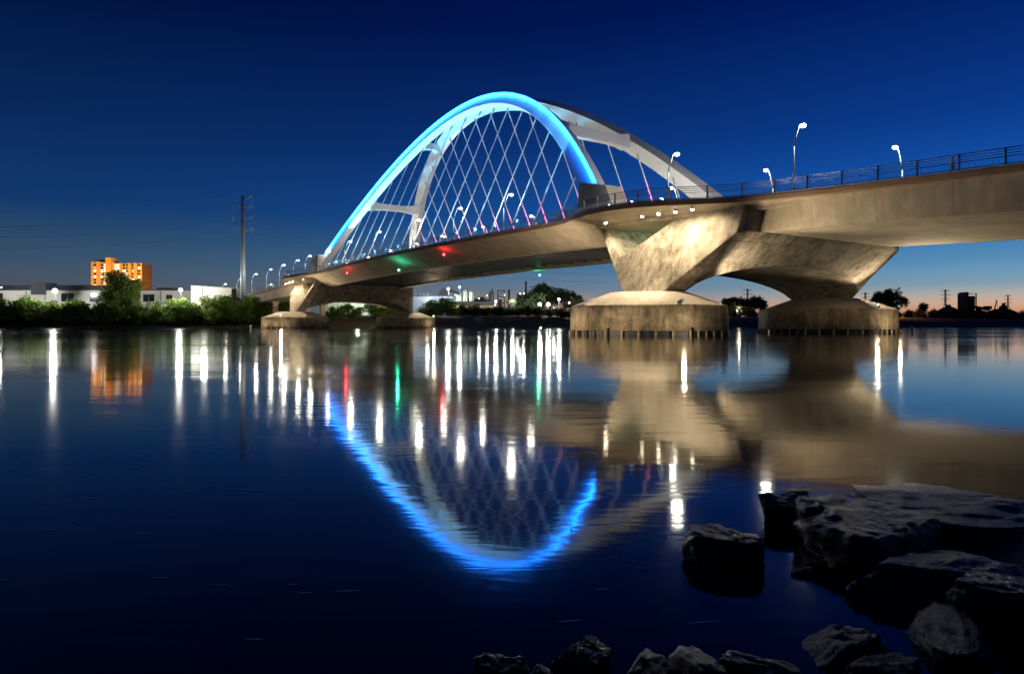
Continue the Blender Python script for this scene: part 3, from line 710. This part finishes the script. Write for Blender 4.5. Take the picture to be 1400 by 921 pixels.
for k, (a0, a1, y0) in enumerate(((620.5, 631, 398), (633, 639.5, 395.5), (641.5, 648, 397))):
    xa, za = F7(a0, y0); xb, _ = F7(a1, y0); r = (xb-xa)/2
    o = empty('silo', ((xa+xb)/2, D7, 3)); tag(o, ('widest pale silo beside the grey-blue shed', 'slim pale silo between two others', 'slim pale silo at the end of the row towards the brick chimney')[k], 'silo')
    MB().tube([(0, 0, 0), (0, 0, za-3-.8)], r, 16).build('barrel', M['paleg'], o, True)
    MB().tube([(0, 0, za-3-.79), (0, 0, za-3)], [r*1.02, r*.3], 16).build('lid', M['galv'], o)
    MB().tube([(r*.2, -r-.15, .5), (r*.2, -r-.15, za-3.6)], .12, 5).build('ladder', M['frame'], o)
b = empty('canteen', (0, 0, 0)); tag(b, 'low white building with a glowing yellow window band', 'building')
xa, za = F6(620, 413.5); xb, _ = F6(676, 413.5); block(b, 'wall', M['wwall'], xa, xb, D6-14, D6-4, 2, za-1.6)
block(b, 'roof', M['wwall'], xa-.6, xb+.6, D6-15.2, D6-3, za-1.597, za)
for k in range(9):
    x0 = xa+.3+(xb-xa-.6)*k/9; x1 = xa+.3+(xb-xa-.6)*(k+1)/9-.3
    window(b, x0+.15, x1-.15, za-4.0, za-1.75, D6-14, M['yellowwin'] if k not in (5, 6) else M['dimwin'], 1)
b = empty('low_wall', (0, 0, 0)); tag(b, 'long low grey quay wall below the glowing yellow windows', 'wall')
xa, za = F6(618, 423); xb, _ = F6(700, 423); block(b, 'coping', M['greyb'], xa, xb, D6-19, D6-18, 2, za)
D8 = 400; F8 = facade(D8)
def stack(a0, a1, y0, label, mat):
    xa, za = F8(a0, y0); xb, _ = F8(a1, y0); o = empty('chimney', ((xa+xb)/2, D8, 3)); tag(o, label, 'chimney')
    r = (xb-xa)/2; MB().tube([(0, 0, 0), (0, 0, za-3)], [r*1.25, r*.9], 12).build('shaft', mat, o, True); MB().tube([(0, 0, za-4), (0, 0, za-2.9)], r*1.05, 12).build('rim', M['steel_dark'], o)
stack(717.7, 720.3, 384.5, 'tall thin dark chimney above the trees', M['rust']); stack(694.4, 697.4, 396, 'short thick chimney beside the frame tower', M['rust']); stack(672.2, 673.6, 394.5, 'thin pipe chimney on the pale tank', M['rust'])
xa, za = F8(668.5, 399); xb, _ = F8(675.5, 399); o = empty('storage_tank', ((xa+xb)/2, D8, 3)); tag(o, 'pale upright storage tank under the thin pipe chimney', 'tank')
MB().tube([(0, 0, 0), (0, 0, za-3.3)], (xb-xa)/2, 14).build('barrel', M['cap'], o, True); MB().tube([(0, 0, za-3.29), (0, 0, za-2.6)], [(xb-xa)/2*1.03, .5], 14).build('lid', M['galv'], o)
def frame_tower(name, x0, x1, y0, y1, z0, z1, nl, label, cat, mat, infill=()):
    o = empty(name, ((x0+x1)/2, y0, z0)); tag(o, label, cat); w_ = (x1-x0)/2; h = z1-z0; dp = y1-y0
    for sx in (-1, 1):
        for yy in (0, dp): MB().bar((sx*w_, yy, 0), (sx*w_, yy, h), .5, .5).build('column', mat, o)
    for k in range(1, nl+1):
        z = h*k/nl; MB().box(-w_-.3, w_+.3, -.3, dp+.3, z-.25, z).build('floor', mat, o)
        if k % 2: MB().bar((-w_, -.05, z-h/nl), (w_, -.05, z), .3, .3).build('brace', mat, o)
    for a0, a1, k0, k1 in infill: MB().box(-w_+2*w_*a0, -w_+2*w_*a1, .5, dp-.5, h*k0, h*k1).build('vessel', mat, o)
    return o
xa, za = F8(680.5, 396.5); xb, _ = F8(689.5, 396.5); frame_tower('frame_tower', xa, xb, D8, D8+4, 3, za, 5, 'open steel frame tower beside the short thick chimney', 'tower', M['rust'], ((.1, .6, .1, .7),))
for k, (xp, yp, dd, pw, rad) in enumerate(((613, 395, 292, 500, .55), (628.5, 392.5, 322, 300, .42), (678, 412, 296, 320, .42), (701, 411, 300, 260, .42), (738, 416, 286, 800, .75), (749.5, 416, 286, 800, .75), (764, 409, 292, 300, .48), (711, 402, 330, 120, .3), (716.5, 401, 330, 120, .3))):
    lit_lamp('yard_lamp', px(xp, yp, dd), pw, ('bright yard lamp on the conveyor house', 'yard lamp above the widest silo', 'yard lamp at the end of the glowing building', 'yard lamp below the short thick chimney', 'one of a pair of glaring yard lamps among the dark trees', 'one of a pair of glaring yard lamps among the dark trees', 'yard lamp beside the near plinth, past the pair of glaring ones', 'one of two small lamps beside the tall thin chimney', 'one of two small lamps beside the tall thin chimney')[k], rad, group='factory yard lamps', pole=max(2, px(xp, yp, dd).z-4.2))
for k, (xp, yp, dd) in enumerate(((655, 408, 345), (666, 404, 380), (690, 403, 390), (727, 411, 300), (757, 421, 284), (707, 421, 286), (585, 409, 298))):
    lit_lamp('site_light', px(xp, yp, dd), 30, 'small white site light among the factory tanks and trees', .22, group='small site lights', pole=3)
lit_lamp('orange_lamp', px(1220.5, 422, 330), 150, 'orange sodium lamp beside the plinth below the dark trees', .42, (1, .42, .08), 'flood', None, 4.5)
M['sodium'] = emit('sodium_lens', (1, .42, .1), 14)
for o in [v for v in bpy.data.objects if v.name.startswith('orange_lamp')]:
    for ch in o.children:
        if ch.name.startswith('lens'): ch.data.materials[0] = M['sodium']
# houses and lights between the near plinths
b = empty('hillside_house', px(1011, 425, 350)); tag(b, 'pale lit house among trees between the near plinths', 'house')
MB().box(-2.2, 2.2, 0, 4, -2, 1.6).build('wall', M['wwall'], b); MB().loft([[(-2.5, y, 1.603), (2.5, y, 1.603), (0, y, 3.0)] for y in (-.3, 4.3)]).build('roof', M['roof'], b)
for dx in (-1.2, 1.0): MB().box(dx-.45, dx+.45, -.06, .1, -.3, .8).build('window', M['litwin'], b)
point('porch_glow', (-1, -2.5, 1.5), 45, (1, .8, .55), .2, b)

# ------------------------------------------------------------------ lattice pylons and the cement works on the right
def pylon(xp, ytop, d, label, arms=3):
    p = px(xp, ytop, d); z0 = 4.0; h = p.z-z0; o = empty('lattice_pylon', (p.x, d, z0)); tag(o, label, 'pylon')
    w0, w1 = h*.14, h*.035
    def at(k, sx, sy): ww = (w0+(w1-w0)*min(1, k/.68))/2 if k < .68 else w1/2; return Vector((sx*ww, sy*ww, h*k))
    for sx in (-1, 1):
        for sy in (-1, 1): MB().tube([at(0, sx, sy), at(.34, sx, sy), at(.68, sx, sy), at(1, sx, sy)], h*.006, 4).build('leg', M['rust'], o)
    m = MB(); ks = [0, .18, .34, .47, .58, .68, .76, .84, .92, 1]
    for k0, k1 in zip(ks, ks[1:]):
        for sy in (-1, 1):
            m.bar(at(k0, -1, sy), at(k1, 1, sy), h*.006, h*.006).bar(at(k0, 1, sy), at(k1, -1, sy), h*.006, h*.006)
        for sx in (-1, 1): m.bar(at(k0, sx, -1), at(k1, sx, 1), h*.006, h*.006)
    m.build('bracing', M['rust'], o)
    for i in range(arms):
        z = h*(.70+.13*i); L_ = h*(.17-.02*abs(i-1))
        MB().bar((-L_, 0, z), (L_, 0, z), h*.008, h*.008).bar((-L_, 0, z), (0, 0, z+h*.045), h*.006, h*.006).bar((L_, 0, z), (0, 0, z+h*.045), h*.006, h*.006).build('crossarm', M['rust'], o)
pylon(1022, 395, 620, 'lattice power pylon beyond the trees between the near plinths')
pylon(1183, 400, 620, 'lattice power pylon beside the leaning pier leg')
pylon(1292.5, 396, 600, 'lattice power pylon beside the pale dome')
pylon(1378, 403, 640, 'lattice power pylon beyond the dark mound past the crane')
p = px(1257, 413, 560); o = empty('radio_mast', (p.x, p.y, 4)); tag(o, 'thin radio mast between the broad tree and the pylon', 'mast')
MB().tube([(0, 0, 0), (0, 0, p.z-4)], [.35, .12], 5).build('shaft', M['rust'], o); MB().box(-1.5, 1.5, -.1, .1, (p.z-4)*.8, (p.z-4)*.8+.3).build('crossarm', M['rust'], o)
D9 = 430; F9 = facade(D9)
def dome(xp0, xp1, yt, label, mat):
    xa, za = F9(xp0, yt); xb, _ = F9(xp1, yt); r = (xb-xa)/2; o = empty('storage_dome', ((xa+xb)/2, D9+r, 3.5)); tag(o, label, 'dome')
    h = za-3.5; rings = []
    for k in range(9):
        a = PI/2*k/8; rings.append([(r*max(.03, math.cos(a))*math.cos(2*PI*j/24), r*max(.03, math.cos(a))*math.sin(2*PI*j/24), h*math.sin(a)) for j in range(24)])
    MB().loft(rings).build('shell', mat, o, True)
    MB().tube([(0, 0, h-.3), (0, 0, h+1.2)], [1.6, 1.4], 10).build('hatch', M['rust'], o)
M['dome'] = plain('weathered_dome', (.16, .13, .10), .8, 0, .3, .4)
dome(1290, 1327, 418.5, 'larger weathered dome left of the works tower'.replace('left of', 'in front of'), M['dome']); dome(1334, 1358, 423, 'smaller weathered dome under the conveyor', M['dome'])
dome(1362, 1412, 421, 'dark stockpile dome past the crane', M['rust'])
xa, za = F9(1318.5, 401); xb, _ = F9(1331.5, 401)
frame_tower('works_tower', xa, xb, D9-2, D9+6, 4, za, 6, 'dark cement works tower of open floors above the domes', 'works tower', M['rust'], ((.0, .28, .0, 1.05), (.5, .95, .3, .9)))
xa, za = F9(1330, 419); xb, zb = F9(1352, 423)
b = empty('conveyor_bridge', (0, 0, 0)); tag(b, 'dark conveyor gantry from the works tower to the smaller dome', 'conveyor')
MB().bar((xa, D9, za), (xb, D9, zb), 1.2, 1.6).build('gallery', M['rust'], b); MB().bar((xb, D9, zb), (xb, D9, 4), .6, .6).build('leg', M['rust'], b)
xc, zc = F9(1311, 415); MB().bar((xc, D9, zc), (xa-3, D9, za+1.2), .9, 1.0).build('gallery', M['rust'], b)
MB().box(xb-2.2, xb+1.2, D9-1, D9+2, zb, zb+2.2).build('drive_house', M['rust'], b)
p0 = px(1358, 430, D9); p1 = px(1363, 410, D9); o = empty('crawler_crane', p0); tag(o, 'thin lattice crane boom between the domes', 'crane')
MB().box(-1.2, 1.8, -1, 1, -2, .4).build('cab', M['rust'], o); MB().bar((0, 0, 0), p1-p0, .5, .5).build('boom', M['rust'], o); MB().tube([p1-p0, (p1-p0)+Vector((.6, 0, -5))], .08, 4).build('cable', M['rust'], o)
p0 = px(1387, 417, D9); o = empty('transfer_house', (p0.x, p0.y, 5)); tag(o, 'narrow dark transfer house on top of the stockpile dome', 'building')
MB().box(-1.3, 1.3, 8, 11, 0, p0.z-5).build('wall', M['rust'], o); MB().box(-.6, .6, 8.5, 10.5, p0.z-5+.003, p0.z-3.4).build('roof_vent', M['rust'], o)

# ------------------------------------------------------------------ rocks in the foreground
def rock_mat():
    m, t, b = new_mat('wet_brown_rock'); N = t.nodes.new; L = t.links.new
    g = N('ShaderNodeTexCoord'); n = N('ShaderNodeTexNoise'); n.inputs['Scale'].default_value = 11; n.inputs['Detail'].default_value = 12; n.inputs['Roughness'].default_value = .82
    L(g.outputs['Object'], n.inputs['Vector']); r = N('ShaderNodeValToRGB'); L(n.outputs['Fac'], r.inputs[0])
    r.color_ramp.elements[0].position = .35; r.color_ramp.elements[0].color = (.022, .013, .008, 1); r.color_ramp.elements[1].position = .68; r.color_ramp.elements[1].color = (.125, .066, .036, 1)
    L(r.outputs[0], b.inputs['Base Color']); b.inputs['Roughness'].default_value = .38
    n2 = N('ShaderNodeTexNoise'); n2.inputs['Scale'].default_value = 22; n2.inputs['Detail'].default_value = 10; n2.inputs['Roughness'].default_value = .75; L(g.outputs['Object'], n2.inputs['Vector'])
    bp = N('ShaderNodeBump'); bp.inputs['Strength'].default_value = 1.0; bp.inputs['Distance'].default_value = .03; L(n2.outputs['Fac'], bp.inputs['Height']); L(bp.outputs[0], b.inputs['Normal'])
    return m
M['rock'] = rock_mat()
def rock(seed, loc, size, rz, label, group=None, planes=9, tilt=0):
    rnd = random.Random(seed); bm = bmesh.new(); bmesh.ops.create_icosphere(bm, subdivisions=6 if size[0] > .12 else 5, radius=1)
    cuts = [(Vector((rnd.gauss(0, 1), rnd.gauss(0, 1), rnd.gauss(0, .8))).normalized(), rnd.uniform(.45, .8)) for _ in range(planes)]+[(Vector((rnd.uniform(-.15, .15), rnd.uniform(-.15, .15), 1)).normalized(), .62)]
    for v in bm.verts:
        p = v.co.copy()
        for n, d in cuts:
            k = p.dot(n)-d
            if k > 0: p -= n*k*.93
        f = 1+.12*noise.noise(p*2.2+Vector((seed, 0, 0)))+.08*noise.noise(p*5+Vector((0, seed, 0)))+.04*noise.noise(p*12+Vector((0, 0, seed)))+.018*noise.noise(p*28)+.008*noise.noise(p*60)
        v.co = p*f
    for ax in range(3):
        lo = min(v.co[ax] for v in bm.verts); hi = max(v.co[ax] for v in bm.verts)
        for v in bm.verts: v.co[ax] = (v.co[ax]-lo)/(hi-lo)*2-1
    me = bpy.data.meshes.new('stone'); bm.to_mesh(me); bm.free(); me.materials.append(M['rock'])
    for pl in me.polygons: pl.use_smooth = True
    o = bpy.data.objects.new('rock', me); col.objects.link(o); o.location = loc; o.scale = size; o.rotation_euler = (tilt, tilt*.6, rz); tag(o, label, 'rock', group); return o
def wp(xp, yp):                                    # a pixel on the water surface
    d = CAMZ*FPX/(yp-HOR); return Vector(((xp-700)/FPX*d, d, 0))
def rk(seed, xp, yp, wpx, hz, dep, rz, label, group=None, tilt=0, sink=.3):
    p = wp(xp, yp); wd = wpx/FPX*p.y
    return rock(seed, (p.x, p.y+dep*.5, (hz*.9-.12)/2), (wd*.5, dep*.55, (hz*.9+.12)/2), rz, label, group, 7, tilt)
rk(1, 1003, 780, 116, .15, .30, .2, 'low flat-topped rock standing alone in the water')
rk(2, 1094, 726, 92, .18, .26, .5, 'pointed rock behind the lone flat-topped one', None, .12)
rk(3, 1160, 745, 115, .20, .40, -.3, 'ridged rock leaning against the large brown boulder', None, .10)
rk(4, 1250, 790, 215, .215, .62, .12, 'large brown boulder with a blunt rounded end by the water')
rk(5, 1420, 770, 330, .20, .95, -.1, 'long dark slab lying behind the large brown boulder')
rk(6, 1101, 788, 42, .03, .07, .3, 'small pebble-sized rock between the lone rock and the boulder')
rk(7, 1345, 845, 290, .15, .40, .3, 'dark sloping boulder below the large brown one')
rk(8, 1450, 880, 240, .17, .45, .9, 'dark boulder at the edge of the bank below the slab')
rk(9, 1165, 915, 170, .075, .20, .2, 'craggy wet rock by the small pool of water')
rk(10, 1330, 905, 170, .09, .22, 1.2, 'craggy dark rock on the far side of the small pool of water')
EDGE = (('small dark rock at the open-water end of the near rock row', 690, 930, 105, .055), ('reddish rounded rock in the row along the near water edge', 798, 930, 112, .10), ('dark smooth rock beside the reddish rounded one', 900, 934, 105, .075), ('dark humped rock in the middle of the near rock row', 965, 936, 105, .085), ('low dark rock before the craggy wet one', 1050, 938, 110, .07), ('half-sunk dark rock under the craggy wet one', 1230, 945, 150, .09), ('half-sunk dark rock under the reddish rounded one', 745, 950, 90, .05))
for k, (lb, xp, yp, wpx, hz) in enumerate(EDGE): rk(20+k, xp, yp, wpx, hz*.72, .15, k*.7, lb)
M['nearbank'] = plain('dark_wet_gravel', (.03, .022, .016), .8, 0, .5, 9)
g = MB(); rows = []
for j in range(26):
    row = []
    for i in range(40):
        X = .2+i*.16; Y = -1.5+j*.24
        h = (X-1.55-.55*max(0, 2.4-Y)*0-.28*(Y-2.2))*.42
        h = min(.10, h-.05)-max(0, Y-3.3)*.4
        if Y < 1.75: h = max(h, -.10+(1.75-Y)*.25)
        h = min(h, .25)
        row.append((X, Y, h+.07*noise.noise((X*2.1, Y*2.1, 0))+.03*noise.noise((X*6, Y*6, 3))))
    rows.append(row)
g.loft(rows, closed=False).build('bank', M['nearbank'], smooth=True)['kind'] = 'structure'

# ------------------------------------------------------------------ drifting foam on the eddies
M['foam'] = plain('river_foam', (.6, .64, .7), .9, 0, .1, 4)
fm = MB(); rnd = random.Random(21)
def ribbon(pts, w_):
    n = len(pts); up = Vector((0, 0, .004))
    for i in range(n-1):
        d = (pts[i+1]-pts[i]).normalized(); q = Vector((-d.y, d.x, 0)); w0 = w_*math.sin(PI*(i+.3)/(n-.4))/2; w1 = w_*math.sin(PI*(i+1.3)/(n-.4))/2
        fm.quad(pts[i]-q*w0+up, pts[i]+q*w0+up, pts[i+1]+q*w1+up, pts[i+1]-q*w1+up)
def eddy(xp, yp, r0, r1, n, wd, a0=0, a1=2*PI, ell=1.6):
    c = wp(xp, yp)
    for _ in range(n):
        r = r0+(r1-r0)*rnd.random()**.8; a = rnd.uniform(a0, a1); da = rnd.uniform(.10, .34)*(.5+.5*r0/r)
        ribbon([c+Vector((math.cos(a+da*(k/5-.5))*r*ell, math.sin(a+da*(k/5-.5))*r, 0))*(1+.03*k/5) for k in range(6)], wd*rnd.uniform(.4, 1.3))
def drift(p, ang, L_, w_): ribbon([p+Vector((math.cos(ang), math.sin(ang), 0))*L_*(k/4-.5) for k in range(5)], w_)
eddy(245, 622, .15, .9, 34, .010, 1.2, 4.6); eddy(250, 612, .6, 1.6, 16, .007); eddy(62, 650, .2, 1.1, 22, .009, -1.2, 1.8); eddy(462, 606, .4, 2.0, 34, .007); eddy(905, 712, .2, .8, 34, .006, 1.6, 5.2, 1.0)
for _ in range(22):
    p = wp(rnd.uniform(-50, 1000), 640+240*rnd.random()); drift(p, .02+(p.x+1)*.10+rnd.uniform(-.08, .08), rnd.uniform(.04, .12), rnd.uniform(.004, .009))
fo = fm.build('foam', M['foam']); tag(fo, 'thin pale streaks of foam drifting in eddies on the river', 'foam', None, 'stuff')
